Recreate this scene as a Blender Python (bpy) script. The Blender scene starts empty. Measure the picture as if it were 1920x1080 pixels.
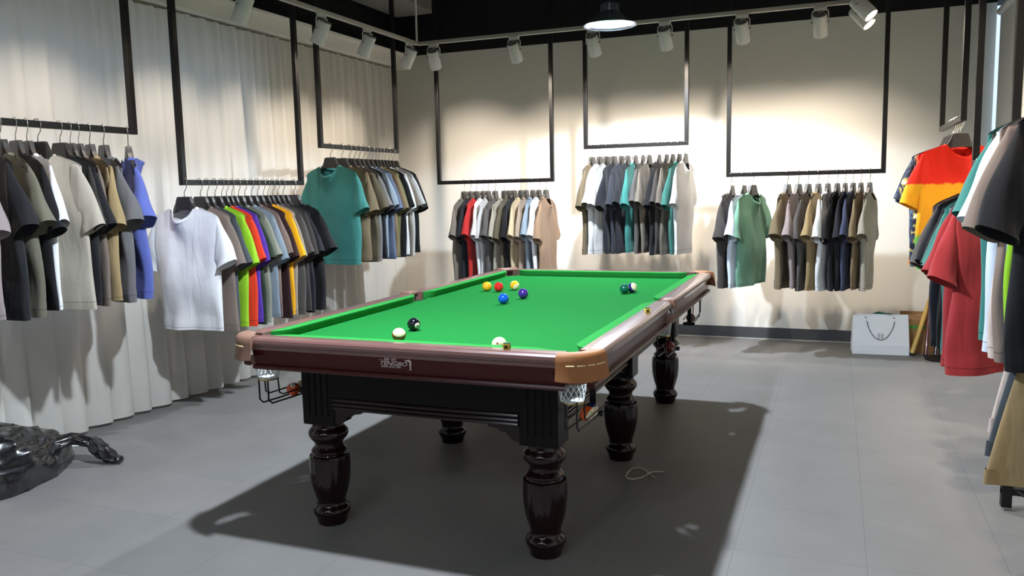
import bpy, math, random
from mathutils import Vector, Matrix, noise
PI = math.pi
SC = bpy.context.scene
COL = SC.collection

# ------------------------------------------------------------------ camera, world, exposure
cd = bpy.data.cameras.new('camera'); cam = bpy.data.objects.new('camera', cd); COL.objects.link(cam)
cd.sensor_fit = 'HORIZONTAL'; cd.sensor_width = 36; cd.lens = 1528.43 / 1920 * 36; cd.clip_start = .05
R_ = Vector((0.929864612, 0.367276075, -0.02144965)); U_ = Vector((-0.02322656, 0.11679111, 0.99288487)); W_ = Vector((-0.36716799, 0.9227503, -0.1171305))
m = Matrix((R_, U_, -W_)).transposed().to_4x4(); m.translation = (1.4983, -4.0307, 1.391); cam.matrix_world = m
SC.camera = cam
w = bpy.data.worlds.new('daylight'); SC.world = w; w.use_nodes = True
w.node_tree.nodes['Background'].inputs[0].default_value = (.62, .78, 1, 1)
w.node_tree.nodes['Background'].inputs[1].default_value = 1.3
vs = SC.view_settings; vs.view_transform = 'Standard'; vs.look = 'None'; vs.gamma = 1; vs.use_curve_mapping = False
vs.exposure = 0.0
SPOT_W, PEND_W, FILL_W = 98, 450, 40
WARM = (1, .87, .72); COOL = (.80, .90, 1)

# ------------------------------------------------------------------ helpers
def lin(c): return tuple(((x / 255) / 12.92 if x / 255 <= .04045 else ((x / 255 + .055) / 1.055) ** 2.4) for x in c)
MATS = {}
def mat(name, rgb, rough=.6, metal=0, bump=0, bscale=200, var=0, vscale=5, spec=.5, coat=0, sheen=0, trans=0, emit=None, es=0):
    if name in MATS: return MATS[name]
    m = bpy.data.materials.new(name); m.use_nodes = True; nt = m.node_tree; N = nt.nodes; L = nt.links
    b = N['Principled BSDF']; c = lin(rgb) + (1,)
    b.inputs['Base Color'].default_value = c; b.inputs['Roughness'].default_value = rough; b.inputs['Metallic'].default_value = metal
    b.inputs['Specular IOR Level'].default_value = spec; b.inputs['Coat Weight'].default_value = coat; b.inputs['Coat Roughness'].default_value = .08
    b.inputs['Sheen Weight'].default_value = sheen; b.inputs['Sheen Roughness'].default_value = .5
    tc = N.new('ShaderNodeTexCoord')
    if var:
        n = N.new('ShaderNodeTexNoise'); n.inputs['Scale'].default_value = vscale; n.inputs['Detail'].default_value = 5
        L.new(tc.outputs['Object'], n.inputs['Vector'])
        mx = N.new('ShaderNodeMix'); mx.data_type = 'RGBA'; L.new(n.outputs['Fac'], mx.inputs['Factor'])
        mx.inputs['A'].default_value = tuple(x * (1 - var) for x in c[:3]) + (1,); mx.inputs['B'].default_value = tuple(min(1, x * (1 + var)) for x in c[:3]) + (1,)
        L.new(mx.outputs['Result'], b.inputs['Base Color'])
    if bump:
        n2 = N.new('ShaderNodeTexNoise'); n2.inputs['Scale'].default_value = bscale; n2.inputs['Detail'].default_value = 3
        L.new(tc.outputs['Object'], n2.inputs['Vector'])
        bp = N.new('ShaderNodeBump'); bp.inputs['Strength'].default_value = bump; bp.inputs['Distance'].default_value = .002
        L.new(n2.outputs['Fac'], bp.inputs['Height']); L.new(bp.outputs['Normal'], b.inputs['Normal'])
    if trans:
        t = N.new('ShaderNodeBsdfTranslucent'); t.inputs[0].default_value = c
        ms = N.new('ShaderNodeMixShader'); ms.inputs[0].default_value = trans
        L.new(b.outputs[0], ms.inputs[1]); L.new(t.outputs[0], ms.inputs[2]); L.new(ms.outputs[0], N['Material Output'].inputs[0])
    if emit:
        b.inputs['Emission Color'].default_value = lin(emit) + (1,); b.inputs['Emission Strength'].default_value = es
    MATS[name] = m; return m

def tag(o, label=None, cat=None, group=None, kind=None):
    if label: o['label'] = label
    if cat: o['category'] = cat
    if group: o['group'] = group
    if kind: o['kind'] = kind
    return o
def thing(name, label, cat, loc=(0, 0, 0), rz=0, group=None):
    o = bpy.data.objects.new(name, None); COL.objects.link(o); o.location = loc; o.rotation_euler = (0, 0, rz); o.empty_display_size = .05
    return tag(o, label, cat, group)

class MB:
    def __init__(s): s.v = []; s.f = []
    def add(s, v, f):
        k = len(s.v); s.v += [tuple(p) for p in v]; s.f += [tuple(i + k for i in q) for q in f]; return s
    def box(s, x0, x1, y0, y1, z0, z1):
        return s.add([(x0, y0, z0), (x1, y0, z0), (x1, y1, z0), (x0, y1, z0), (x0, y0, z1), (x1, y0, z1), (x1, y1, z1), (x0, y1, z1)],
                     [(0, 3, 2, 1), (4, 5, 6, 7), (0, 1, 5, 4), (1, 2, 6, 5), (2, 3, 7, 6), (3, 0, 4, 7)])
    def rings(s, R, close=True, cap=True, capend=None):
        n = len(R[0]); v = [p for r in R for p in r]; f = []
        for i in range(len(R) - 1):
            for j in range(n if close else n - 1):
                a = i * n + j; b = i * n + (j + 1) % n; f.append((a, b, b + n, a + n))
        if cap: f.append(tuple(reversed(range(n))))
        if (cap if capend is None else capend): f.append(tuple((len(R) - 1) * n + j for j in range(n)))
        return s.add(v, f)
    def lathe(s, prof, n=32, c=(0, 0), cap=True, mod=None):
        R = []
        for r, z in prof:
            R.append([(c[0] + math.cos(2 * PI * j / n) * r * (mod(z, 2 * PI * j / n) if mod else 1), c[1] + math.sin(2 * PI * j / n) * r * (mod(z, 2 * PI * j / n) if mod else 1), z) for j in range(n)])
        return s.rings(R, cap=cap)
    def tube(s, pts, r, n=8, cap=True, sq=None):
        pts = [Vector(p) for p in pts]; R = []; up = None
        for i, p in enumerate(pts):
            t = (pts[min(i + 1, len(pts) - 1)] - pts[max(i - 1, 0)]).normalized()
            if up is None:
                up = Vector((0, 0, 1)) if abs(t.z) < .9 else Vector((1, 0, 0))
            sd = t.cross(up).normalized(); up = sd.cross(t).normalized()
            rr = r[i] if isinstance(r, (list, tuple)) else r
            R.append([p + (sd * math.cos(2 * PI * j / n) + up * math.sin(2 * PI * j / n)) * rr for j in range(n)])
        return s.rings(R, cap=cap)
    def prism(s, poly, axis, a, b):
        # poly in the two other axes, extruded along axis from a to b
        def P(u, v, t): return {'x': (t, u, v), 'y': (u, t, v), 'z': (u, v, t)}[axis]
        return s.rings([[P(u, v, a) for u, v in poly], [P(u, v, b) for u, v in poly]])
    def xf(s, M): s.v = [tuple(M @ Vector(p)) for p in s.v]; return s
    def mesh(s, name):
        me = bpy.data.meshes.new(name); me.from_pydata(s.v, [], s.f); me.update()
        import bmesh
        bm = bmesh.new(); bm.from_mesh(me); bmesh.ops.recalc_face_normals(bm, faces=bm.faces); bm.to_mesh(me); bm.free(); return me
    def build(s, name, m, parent=None, smooth=False, bevel=0, loc=None, angle=40):
        me = s.mesh(name); me.materials.append(m); o = bpy.data.objects.new(name, me); COL.objects.link(o)
        if smooth:
            me.shade_smooth() if hasattr(me, 'shade_smooth') else [setattr(p, 'use_smooth', True) for p in me.polygons]
            if angle < 180: me.set_sharp_from_angle(angle=math.radians(angle))
        if bevel:
            b = o.modifiers.new('bevel', 'BEVEL'); b.width = bevel; b.segments = 2; b.limit_method = 'ANGLE'
        if parent: o.parent = parent
        if loc: o.location = loc
        return o
def struct(name, mb, m, **k):
    o = mb.build(name, m, **k)
    if not o.parent: o['kind'] = 'structure'
    return o
def copy_tree(root, loc=None, rz=None):
    r = root.copy(); COL.objects.link(r)
    if loc is not None: r.location = loc
    if rz is not None: r.rotation_euler = (0, 0, rz)
    for ch in root.children:
        c = ch.copy(); COL.objects.link(c); c.parent = r
        for g in ch.children:
            d = g.copy(); COL.objects.link(d); d.parent = c
    return r
def text_mesh(body, size, name, m, parent, M, extrude=.0006, shear=0, align='LEFT', offset=0):
    cu = bpy.data.curves.new(name, 'FONT'); cu.body = body; cu.size = size; cu.extrude = extrude; cu.shear = shear; cu.align_x = align; cu.offset = offset
    t = bpy.data.objects.new(name, cu); COL.objects.link(t)
    dg = bpy.context.evaluated_depsgraph_get(); dg.update()
    me = bpy.data.meshes.new_from_object(t.evaluated_get(dg)); me.name = name
    COL.objects.unlink(t); bpy.data.objects.remove(t)
    me.transform(M); me.materials.clear(); me.materials.append(m)
    o = bpy.data.objects.new(name, me); COL.objects.link(o); o.parent = parent; return o
def spot(name, parent, loc, aim, watt, col, ang, blend, rad):
    l = bpy.data.lights.new(name, 'SPOT'); l.energy = watt; l.color = col; l.spot_size = math.radians(ang); l.spot_blend = blend; l.shadow_soft_size = rad
    o = bpy.data.objects.new(name, l); COL.objects.link(o); o.parent = parent; o.location = loc
    o.rotation_euler = Vector(aim).to_track_quat('-Z', 'Y').to_euler(); return o

# ------------------------------------------------------------------ room dimensions
XL, XR, YB, YF, ZC, ZT = -2.92, 2.66, 3.69, -7.5, 3.42, 2.815

# unseen fill lights added behind the camera to brighten the room
for (x, y) in ((0, -5.2), (-1.4, -6.5), (1.4, -6.5)):
    l = bpy.data.lights.new('added_fill_light', 'AREA'); l.energy = FILL_W; l.size = .6; l.color = COOL
    o = bpy.data.objects.new('added_fill_light', l); COL.objects.link(o); o.location = (x, y, 3.2); o['kind'] = 'structure'

# ------------------------------------------------------------------ structure
wall_m = mat('white_wall_paint', (226, 222, 214), .85, bump=.15, bscale=300, var=.015, vscale=1.2)
black_m = mat('black_ceiling_paint', (20, 20, 22), .9)
base_m = mat('dark_grey_baseboard', (62, 64, 68), .6)
# floor material: square slate grey vinyl tiles with fine joints
fm = bpy.data.materials.new('grey_vinyl_tiles'); fm.use_nodes = True; nt = fm.node_tree; N = nt.nodes; L = nt.links; b = N['Principled BSDF']
tc = N.new('ShaderNodeTexCoord'); mp = N.new('ShaderNodeMapping'); mp.inputs['Location'].default_value = (-1.1616, .92, 0)
L.new(tc.outputs['Object'], mp.inputs['Vector'])
br = N.new('ShaderNodeTexBrick'); br.offset = 0; br.inputs['Scale'].default_value = 1; br.inputs['Mortar Size'].default_value = .001; br.inputs['Mortar Smooth'].default_value = .1
br.inputs['Brick Width'].default_value = .473; br.inputs['Row Height'].default_value = .473
br.inputs['Color1'].default_value = lin((118, 116, 114)) + (1,); br.inputs['Color2'].default_value = lin((121, 118, 116)) + (1,); br.inputs['Mortar'].default_value = lin((88, 88, 90)) + (1,)
L.new(mp.outputs[0], br.inputs['Vector'])
n1 = N.new('ShaderNodeTexNoise'); n1.inputs['Scale'].default_value = 3.5; n1.inputs['Detail'].default_value = 8; L.new(mp.outputs[0], n1.inputs['Vector'])
mr = N.new('ShaderNodeMapRange'); mr.inputs['To Min'].default_value = .86; mr.inputs['To Max'].default_value = 1.12; L.new(n1.outputs['Fac'], mr.inputs[0])
mx = N.new('ShaderNodeMix'); mx.data_type = 'RGBA'; mx.blend_type = 'MULTIPLY'; mx.inputs['Factor'].default_value = 1
L.new(br.outputs['Color'], mx.inputs['A']); L.new(mr.outputs[0], mx.inputs['B']); L.new(mx.outputs['Result'], b.inputs['Base Color'])
b.inputs['Roughness'].default_value = .55; b.inputs['Specular IOR Level'].default_value = .35
struct('floor', MB().box(XL - .3, XR + .6, YF, YB + .2, -.1, 0), fm)
struct('ceiling', MB().box(XL - .3, XR + .6, YF, YB + .2, ZC, ZC + .1), black_m)
struct('wall_back', MB().box(XL - .2, XR + .004, YB, YB + .15, 0, ZT), wall_m)
struct('trim_1', MB().box(XL - .2, XR + .5, YB - .004, YB + .15, ZT, ZC), black_m)
struct('baseboard_back', MB().box(XL, XR + .02, YB - .014, YB, 0, .105), base_m)
struct('trim_2', MB().box(XL, XR + .02, YB - .019, YB - .014, .0, .006), mat('pale_sealant', (190, 188, 180), .7))
# left wall with window opening
WY0, WY1, WZ0, WZ1 = -2.6, 1.42, .9, 2.41
lw = MB().box(XL - .2, XL, YF, WY0, 0, ZT).box(XL - .2, XL, WY1, YB, 0, ZT).box(XL - .2, XL, WY0, WY1, 0, WZ0).box(XL - .2, XL, WY0, WY1, WZ1, ZT)
struct('wall_left', lw, wall_m)
struct('trim_3', MB().box(XL - .2, XL + .004, YF, YB, ZT, ZC), black_m)
win = bpy.data.objects.new('window_1', None); COL.objects.link(win); win['kind'] = 'structure'
fr = MB()
for y in (WY0, -1.27, .06, WY1 - .05): fr.box(XL - .14, XL - .08, y, y + .05, WZ0, WZ1)
fr.box(XL - .14, XL - .08, WY0, WY1, WZ0, WZ0 + .05).box(XL - .14, XL - .08, WY0, WY1, WZ1 - .05, WZ1)
fr.build('window_frame', mat('window_frame_grey', (120, 122, 126), .5), win)
gm = bpy.data.materials.new('window_glass'); gm.use_nodes = True; g = gm.node_tree
gt = g.nodes.new('ShaderNodeBsdfTransparent'); gg = g.nodes.new('ShaderNodeBsdfGlossy'); gg.inputs['Roughness'].default_value = .02
gx = g.nodes.new('ShaderNodeMixShader'); gx.inputs[0].default_value = .06; g.links.new(gt.outputs[0], gx.inputs[1]); g.links.new(gg.outputs[0], gx.inputs[2]); g.links.new(gx.outputs[0], g.nodes['Material Output'].inputs[0])
MB().box(XL - .112, XL - .106, WY0, WY1, WZ0, WZ1).build('window_pane', gm, win)
# right wall with window opening behind a perforated blind next to the back corner
RY0, RY1 = 2.45, YB
rw = MB().box(XR, XR + .15, YF, RY0, 0, ZT).box(XR + .25, XR + .4, RY0, RY1, 0, .3).box(XR + .25, XR + .4, RY0, RY1, 2.75, ZT).box(XR, XR + .4, RY0 - .001, RY0 + .05, 0, ZT)
struct('wall_right', rw, wall_m)
struct('trim_4', MB().box(XR - .004, XR + .45, YF, YB, ZT, ZC), black_m)
struct('baseboard_right', MB().box(XR - .014, XR, YF, RY0, 0, .105), base_m)
win2 = bpy.data.objects.new('window_2', None); COL.objects.link(win2); win2['kind'] = 'structure'
MB().box(XR + .32, XR + .326, RY0, RY1, .3, 2.75).build('window_pane', gm, win2)
MB().box(XR + .3, XR + .34, RY0, RY0 + .05, .3, 2.75).box(XR + .3, XR + .34, RY0, RY1, .3, .34).box(XR + .3, XR + .34, RY0, RY1, 2.71, 2.75).build('window_frame', MATS['window_frame_grey'], win2)
struct('wall_front', MB().box(XL - .2, XR + .5, YF - .1, YF, 0, ZC), mat('dark_shop_wall', (70, 68, 68), .8))
# dark grey air duct on the ceiling in the corner
du = thing('ceiling_duct', 'dark grey air duct running under the black ceiling in the far corner', 'duct', (-2.45, 3.1, 3.16))
MB().box(-.22, .22, -5.2, .35, 0, .26).build('duct_body', mat('duct_grey', (120, 118, 116), .7), du, bevel=.01)

# roller blind
bl = thing('window_blind', 'white perforated roller blind beside the back wall corner, thin daylight gap at its edge', 'blind', (XR + .02, 3.06, 0))
MB().box(0, .004, -.62, .56, .1, 2.7).build('blind_fabric', mat('blind_fabric', (205, 205, 205), .8, trans=.03, bump=.8, bscale=90), bl)
MB().box(-.01, .02, -.62, .56, .07, .1).build('bottom_bar', mat('blind_bar', (210, 210, 210), .5), bl)
MB().tube([(0, -.62, 2.73), (0, .56, 2.73)], .03, 12).build('roller_tube', MATS['blind_bar'], bl, smooth=True)

# ------------------------------------------------------------------ sheer curtain
XCU = -2.74
cu_m = bpy.data.materials.new('sheer_white_curtain'); cu_m.use_nodes = True; nt = cu_m.node_tree; N = nt.nodes; L = nt.links
b = N['Principled BSDF']; b.inputs['Base Color'].default_value = lin((224, 220, 212)) + (1,); b.inputs['Roughness'].default_value = .75; b.inputs['Sheen Weight'].default_value = .2
t = N.new('ShaderNodeBsdfTranslucent'); t.inputs[0].default_value = lin((214, 211, 206)) + (1,)
ms = N.new('ShaderNodeMixShader'); ms.inputs[0].default_value = .36; L.new(b.outputs[0], ms.inputs[1]); L.new(t.outputs[0], ms.inputs[2]); L.new(ms.outputs[0], N['Material Output'].inputs[0])
tc = N.new('ShaderNodeTexCoord'); sx = N.new('ShaderNodeTexNoise'); sx.inputs['Scale'].default_value = 400; bp = N.new('ShaderNodeBump'); bp.inputs['Strength'].default_value = .15; bp.inputs['Distance'].default_value = .001
L.new(tc.outputs['Object'], sx.inputs['Vector']); L.new(sx.outputs['Fac'], bp.inputs['Height']); L.new(bp.outputs['Normal'], b.inputs['Normal'])
def curtain(y0, y1, z0, z1, pitch=.16):
    rnd = random.Random(4); mb = MB(); cuts = [y0]
    while cuts[-1] < y1: cuts.append(cuts[-1] + pitch * rnd.uniform(.82, 1.2))
    amp = [rnd.uniform(.75, 1.2) for _ in cuts]; ph = [rnd.uniform(-1, 1) for _ in cuts]
    ts = [0, .08, .18, .3, .42, .54, .66, .76, .84, .9, .95]; NZ = 30; R = []
    for iz in range(NZ + 1):
        h = iz / NZ; z = z0 + (z1 - z0) * h; row = []
        g = (1 - h) ** .8
        for k in range(len(cuts) - 1):
            for t in ts:
                y = cuts[k] + (cuts[k + 1] - cuts[k]) * t
                # a fold swells towards the room and then tucks back under its neighbour
                s = math.sin(min(t / .84, 1) * PI / 2) if t < .84 else math.cos((t - .84) / .16 * PI / 2)
                a = (.034 + .058 * g) * amp[k]
                x = a * s + .009 * math.sin(2 * PI * t * 2 + ph[k]) * (.4 + .6 * h) + .008 * g * math.sin(5 * t + ph[k] * 3) + .004 * math.sin(z * 1.5 + k)
                y2 = y + .035 * g * amp[k] * max(0, s) * t + .012 * ph[k] * (1 - h)
                row.append((x, y2, z))
        R.append(row)
    return mb.rings(R, close=False, cap=False)
cu = thing('sheer_curtain', 'long white sheer pleated curtain covering the whole left wall down to the floor', 'curtain', (XCU, 0, 0))
curtain(-4.2, 3.4, .02, 2.655).build('curtain_fabric', cu_m, cu, smooth=True, angle=180)
hm = MB()
MB().box(-.015, .012, -4.2, 3.42, 2.655, 2.672).build('curtain_track', mat('grey_track', (120, 112, 100), .5), cu)
struct('trim_5', MB().box(XL, XCU + .12, -4.3, YB, 2.80, ZT).box(XCU + .06, XCU + .08, -4.3, YB, 2.68, 2.80).box(XL, XCU + .06, -4.3, YB, 2.676, 2.69), wall_m)

# ------------------------------------------------------------------ hanging garment rails
metal_m = mat('black_steel', (17, 15, 15), .45, spec=.35)
def rail(label, axis, fixed, a, b, z):
    T = .017
    c = (fixed, (a + b) / 2, z) if axis == 'y' else ((a + b) / 2, fixed, z)
    o = thing('garment_rail', label, 'clothes rail', c, 0, 'suspended black clothes rails'); h = (b - a) / 2
    def bx(u0, u1, z0, z1): return MB().box(-T, T, u0, u1, z0, z1) if axis == 'y' else MB().box(u0, u1, -T, T, z0, z1)
    bx(-h, h, -T, T).build('crossbar', metal_m, o, bevel=.002)
    for s in (-1, 1):
        bx(*sorted((s * h, s * (h - 2 * T))), T, ZC - z).build('upright', metal_m, o, bevel=.002)
    return o
XRL, YRL, XRR = -2.2, 2.95, 2.2
RAILS = [('near curtain rail', 'y', XRL, -1.62, -.45, 1.775), ('middle curtain rail', 'y', XRL, -.13, 1.09, 1.49), ('far curtain rail', 'y', XRL, 1.33, 2.54, 1.775),
         ('left back-wall rail', 'x', YRL, -2.01, -.85, 1.49), ('middle back-wall rail', 'x', YRL, -.57, .34, 1.765), ('right back-wall rail', 'x', YRL, .65, 1.85, 1.49),
         ('far right-wall rail', 'y', XRR, 1.6, 2.72, 1.775), ('middle right-wall rail', 'y', XRR, .02, 1.09, 1.49), ('near right-wall rail', 'y', XRR, -1.56, -.46, 1.775)]
RL = {'near curtain rail': 'black rail by the curtain nearest the viewer, high, cut by the left edge', 'middle curtain rail': 'black rail by the curtain hung low, white T-shirt at its front',
      'far curtain rail': 'black rail by the curtain next to the far corner, teal T-shirt at its front', 'left back-wall rail': 'low black rail on the left of the back wall, behind the table',
      'middle back-wall rail': 'narrow high black rail in the middle of the back wall', 'right back-wall rail': 'wide low black rail on the right of the back wall',
      'far right-wall rail': 'black rail along the right wall with the dip-dyed T-shirts', 'middle right-wall rail': 'black rail along the right wall carrying the long red T-shirt',
      'near right-wall rail': 'black rail at the right edge carrying the big black T-shirt'}
for r in RAILS: rail(RL[r[0]], *r[1:])

# ------------------------------------------------------------------ T-shirts and hangers
def fabric(name, rgb, fn=None):
    key = 'cotton_' + name.replace(' ', '_')
    if key in MATS: return MATS[key]
    m = bpy.data.materials.new(key); m.use_nodes = True; nt = m.node_tree; N = nt.nodes; L = nt.links; b = N['Principled BSDF']
    b.inputs['Roughness'].default_value = .85; b.inputs['Specular IOR Level'].default_value = .2; b.inputs['Sheen Weight'].default_value = .08
    tc = N.new('ShaderNodeTexCoord'); c = lin(rgb)
    n = N.new('ShaderNodeTexNoise'); n.inputs['Scale'].default_value = 9; n.inputs['Detail'].default_value = 6; L.new(tc.outputs['Object'], n.inputs['Vector'])
    mx = N.new('ShaderNodeMix'); mx.data_type = 'RGBA'; L.new(n.outputs['Fac'], mx.inputs['Factor'])
    mx.inputs['A'].default_value = tuple(x * .86 for x in c) + (1,); mx.inputs['B'].default_value = tuple(min(1, x * 1.12) for x in c) + (1,)
    out = mx.outputs['Result']
    if fn: out = fn(N, L, tc, out)
    # hem stitching: a fine darker line just above the hem
    sp = N.new('ShaderNodeSeparateXYZ'); L.new(tc.outputs['Object'], sp.inputs[0])
    a = N.new('ShaderNodeMath'); a.operation = 'ADD'; a.inputs[1].default_value = .888; L.new(sp.outputs['Z'], a.inputs[0])
    ab = N.new('ShaderNodeMath'); ab.operation = 'ABSOLUTE'; L.new(a.outputs[0], ab.inputs[0])
    lt = N.new('ShaderNodeMath'); lt.operation = 'LESS_THAN'; lt.inputs[1].default_value = .0016; L.new(ab.outputs[0], lt.inputs[0])
    m2 = N.new('ShaderNodeMix'); m2.data_type = 'RGBA'; L.new(lt.outputs[0], m2.inputs['Factor']); L.new(out, m2.inputs['A']); m2.inputs['B'].default_value = tuple(x * .45 for x in c) + (1,)
    L.new(m2.outputs['Result'], b.inputs['Base Color'])
    w1 = N.new('ShaderNodeTexNoise'); w1.inputs['Scale'].default_value = 14; w1.inputs['Detail'].default_value = 4; w1.inputs['Distortion'].default_value = 1.2; L.new(tc.outputs['Object'], w1.inputs['Vector'])
    bp = N.new('ShaderNodeBump'); bp.inputs['Strength'].default_value = .16; bp.inputs['Distance'].default_value = .010; L.new(w1.outputs['Fac'], bp.inputs['Height'])
    mq = N.new('ShaderNodeMapping'); mq.inputs['Scale'].default_value = (9, 9, 2.2); mq.inputs['Rotation'].default_value = (0, .25, 0); L.new(tc.outputs['Object'], mq.inputs['Vector'])
    w2 = N.new('ShaderNodeTexNoise'); w2.inputs['Scale'].default_value = 1; w2.inputs['Detail'].default_value = 2; w2.inputs['Distortion'].default_value = .8; L.new(mq.outputs[0], w2.inputs['Vector'])
    b2 = N.new('ShaderNodeBump'); b2.inputs['Strength'].default_value = .4; b2.inputs['Distance'].default_value = .03; L.new(w2.outputs['Fac'], b2.inputs['Height']); L.new(bp.outputs['Normal'], b2.inputs['Normal'])
    L.new(b2.outputs['Normal'], b.inputs['Normal'])
    MATS[key] = m; return m

HEM, NK, SH = -.915, .088, .245
def ztop(x, front):
    ax = abs(x)
    if ax >= NK: return -.152 - (ax - NK) / (SH - NK) * .050 - .014 * (ax / SH) ** 10
    q = max(0, 1 - (ax / NK) ** 2) ** .72; return -.152 - (.080 if front else .020) * q
def shirt_meshes(seed):
    rnd = random.Random(seed); ph = [rnd.uniform(0, 6.28) for _ in range(8)]; k1, k2 = rnd.uniform(16, 22), rnd.uniform(30, 42)
    curl = rnd.uniform(-.03, .03); flare = rnd.uniform(-.018, .012)
    def disp(x, v, front):
        g = (1 - v) ** .9
        d = .015 * g * math.sin(k1 * x + ph[0] + 1.5 * v) + .007 * g * math.sin(k2 * x + ph[1] - 2 * v) * math.sin(5 * v + ph[6]) + .008 * (1 - v) * v * 4 * math.sin(9 * x + 6 * v + ph[2])
        d += .004 * math.sin(14 * v + 10 * abs(x) + ph[3]) * (1 - v) if front else .004 * math.sin(13 * x + ph[4]) * g
        return d + curl * (x / .25) ** 2 * g
    nt_, nv = 84, 28; R = []
    for i in range(nv + 1):
        v = i / nv; row = []
        for j in range(nt_):
            th = 2 * PI * j / nt_ ; c, s = math.cos(th), math.sin(th)
            a = SH + flare * (1 - v) + .006 * math.sin(9 * v + ph[5])
            x = a * (abs(c) ** .85) * (1 if c > 0 else -1); front = s < 0
            xt = max(-SH, min(SH, x)); zt = ztop(xt, front); z = (HEM + .012 * math.sin(3 * x + ph[6])) * (1 - v) + zt * v
            B = .024 + .014 * math.sin(PI * min(1, v * 1.15)) ** 1 + (.004 if v < .1 else 0)
            if v > .75:
                q = max(0, 1 - (abs(x) / NK) ** 2); top = .012 + .034 * q + .012 * max(0, 1 - max(0, abs(x) - NK) / .07); tt = (v - .75) / .25; tt = tt * tt * (3 - 2 * tt); B = B * (1 - tt) + top * tt
            y = B * (abs(s) ** .6) * (-1 if front else 1) + disp(x, v, front)
            row.append((x, y, z))
        R.append(row)
    inner = [(p[0] * .985, p[1] * .9, p[2] + .05) for p in R[0]]
    body = MB().rings([inner] + R, cap=False)
    # sleeves
    out = [body]
    for sd in (-1, 1):
        sw = rnd.uniform(-.03, .03); drop = rnd.uniform(-.02, .02); rows = []; n = 22; M = 12
        for i in range(-1, M + 1):
            t = max(0, i) / M
            T0 = Vector((SH - (.014 if i >= 0 else .05), 0, -.207 if i >= 0 else -.203)); B0 = Vector((SH - (.035 if i >= 0 else .08), 0, -.455 if i >= 0 else -.43))
            T1 = Vector((.345 + drop * .6, sw, -.485 + drop)); B1 = Vector((.232, sw, -.548 + drop * .5))
            bulge = math.sin(PI * t) * .010
            top = T0.lerp(T1, t) + Vector((bulge, 0, bulge * .5)); bot = B0.lerp(B1, t)
            c = (top + bot) / 2; hv = (top - bot) / 2; bb = (.0145 + .0315 * t ** .8) if i >= 0 else .005
            row = []
            for j in range(n):
                th = 2 * PI * j / n; ct, st_ = math.cos(th), math.sin(th)
                p = c + hv * (abs(ct) ** .8 * (1 if ct > 0 else -1)); yy = bb * st_ + .006 * math.sin(3 * th + 5 * t + ph[7]) * t + disp(SH, .6, True) * (1 - t) + .005 * math.sin(7 * t + ph[2])
                row.append((sd * p.x, p.y + yy, p.z))
            rows.append(row)
        cc = [sum(p[k] for p in rows[-1]) / n for k in range(3)]
        rows.append([tuple(cc[k] + (p[k] - cc[k]) * .965 + (.003 if k == 2 else 0) for k in range(3)) for p in rows[-1]])
        c3 = [sum(p[k] for p in rows[M - 2]) / n for k in range(3)]
        rows.append([tuple(c3[k] + (p[k] - c3[k]) * .8 for k in range(3)) for p in rows[M - 2]])
        out.append(MB().rings(rows, cap=False, capend=True))
    # collar band
    cp = []
    for j in range(40):
        th = 2 * PI * j / 40; c, s = math.cos(th), math.sin(th); x = NK * c * 1.02; front = s < 0
        z = ztop(max(-NK, min(NK, x)) * .999, front); B = .024 + .034 * max(0, 1 - c * c); cp.append(Vector((x, B * (abs(s) ** .6) * (-1 if front else 1) + disp(x, 1, front), z - .002)))
    rr = []
    for j, p in enumerate(cp):
        rad = Vector((p.x, p.y * 2, 0)).normalized(); rr.append([p + rad * .0035 + Vector((0, 0, -.013)), p + rad * .0045, p + rad * .001 + Vector((0, 0, .005)), p - rad * .004, p - rad * .004 + Vector((0, 0, -.013))])
    rr.append(rr[0]); out.append(MB().rings(rr, cap=False))
    return out
SHIRTS = []
dummy = mat('cotton_blank', (200, 200, 200))
for sd in range(9):
    ms_ = []
    for q, nm in zip(shirt_meshes(sd * 7 + 3), ('shirt_body', 'sleeve', 'sleeve', 'collar')):
        me = q.mesh(nm); me.materials.append(dummy); me.shade_smooth(); me.set_sharp_from_angle(angle=math.radians(55)); ms_.append((nm, me))
    SHIRTS.append(ms_)
# hanger
hang_m = mat('black_plastic_hanger', (32, 29, 27), .42, spec=.5); chrome_m = mat('chrome_hook', (215, 212, 208), .18, metal=1)
def hanger_meshes():
    prof = []
    xs = [0, .03, .045, .052, .062, .085, .12, .16, .2, .222]; top = [-.086, -.086, -.086, -.1, -.125, -.160, -.173, -.187, -.201, -.212]; bot = [-.168, -.168, -.169, -.170, -.174, -.184, -.194, -.206, -.218, -.224]; hy = [.021, .021, .021, .022, .021, .015, .010, .009, .008, .007]
    rows = []
    seq = [(-x, t, b_, h) for x, t, b_, h in reversed(list(zip(xs, top, bot, hy)))][:-1] + list(zip(xs, top, bot, hy))
    for x, t, b_, h in seq: rows.append([(x, -h, b_), (x, h, b_), (x, h * .6, t), (x, -h * .6, t)])
    a = MB().rings(rows)
    pts = [(.026 * math.cos(q), 0, .0 + .026 * math.sin(q)) for q in [math.radians(d) for d in range(-30, 181, 20)]]
    pts = [(0, 0, -.09), (0, 0, -.062), (.006, 0, -.05), (.018, 0, -.036)] + pts
    # the stem rises from the neck and the crook passes over the bar
    h = MB().tube(pts, .0028, 8)
    return a.mesh('hanger_arms'), h.mesh('hook')
HA, HH = hanger_meshes(); HA.materials.append(hang_m); HH.materials.append(chrome_m); HH.shade_smooth()

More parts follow.
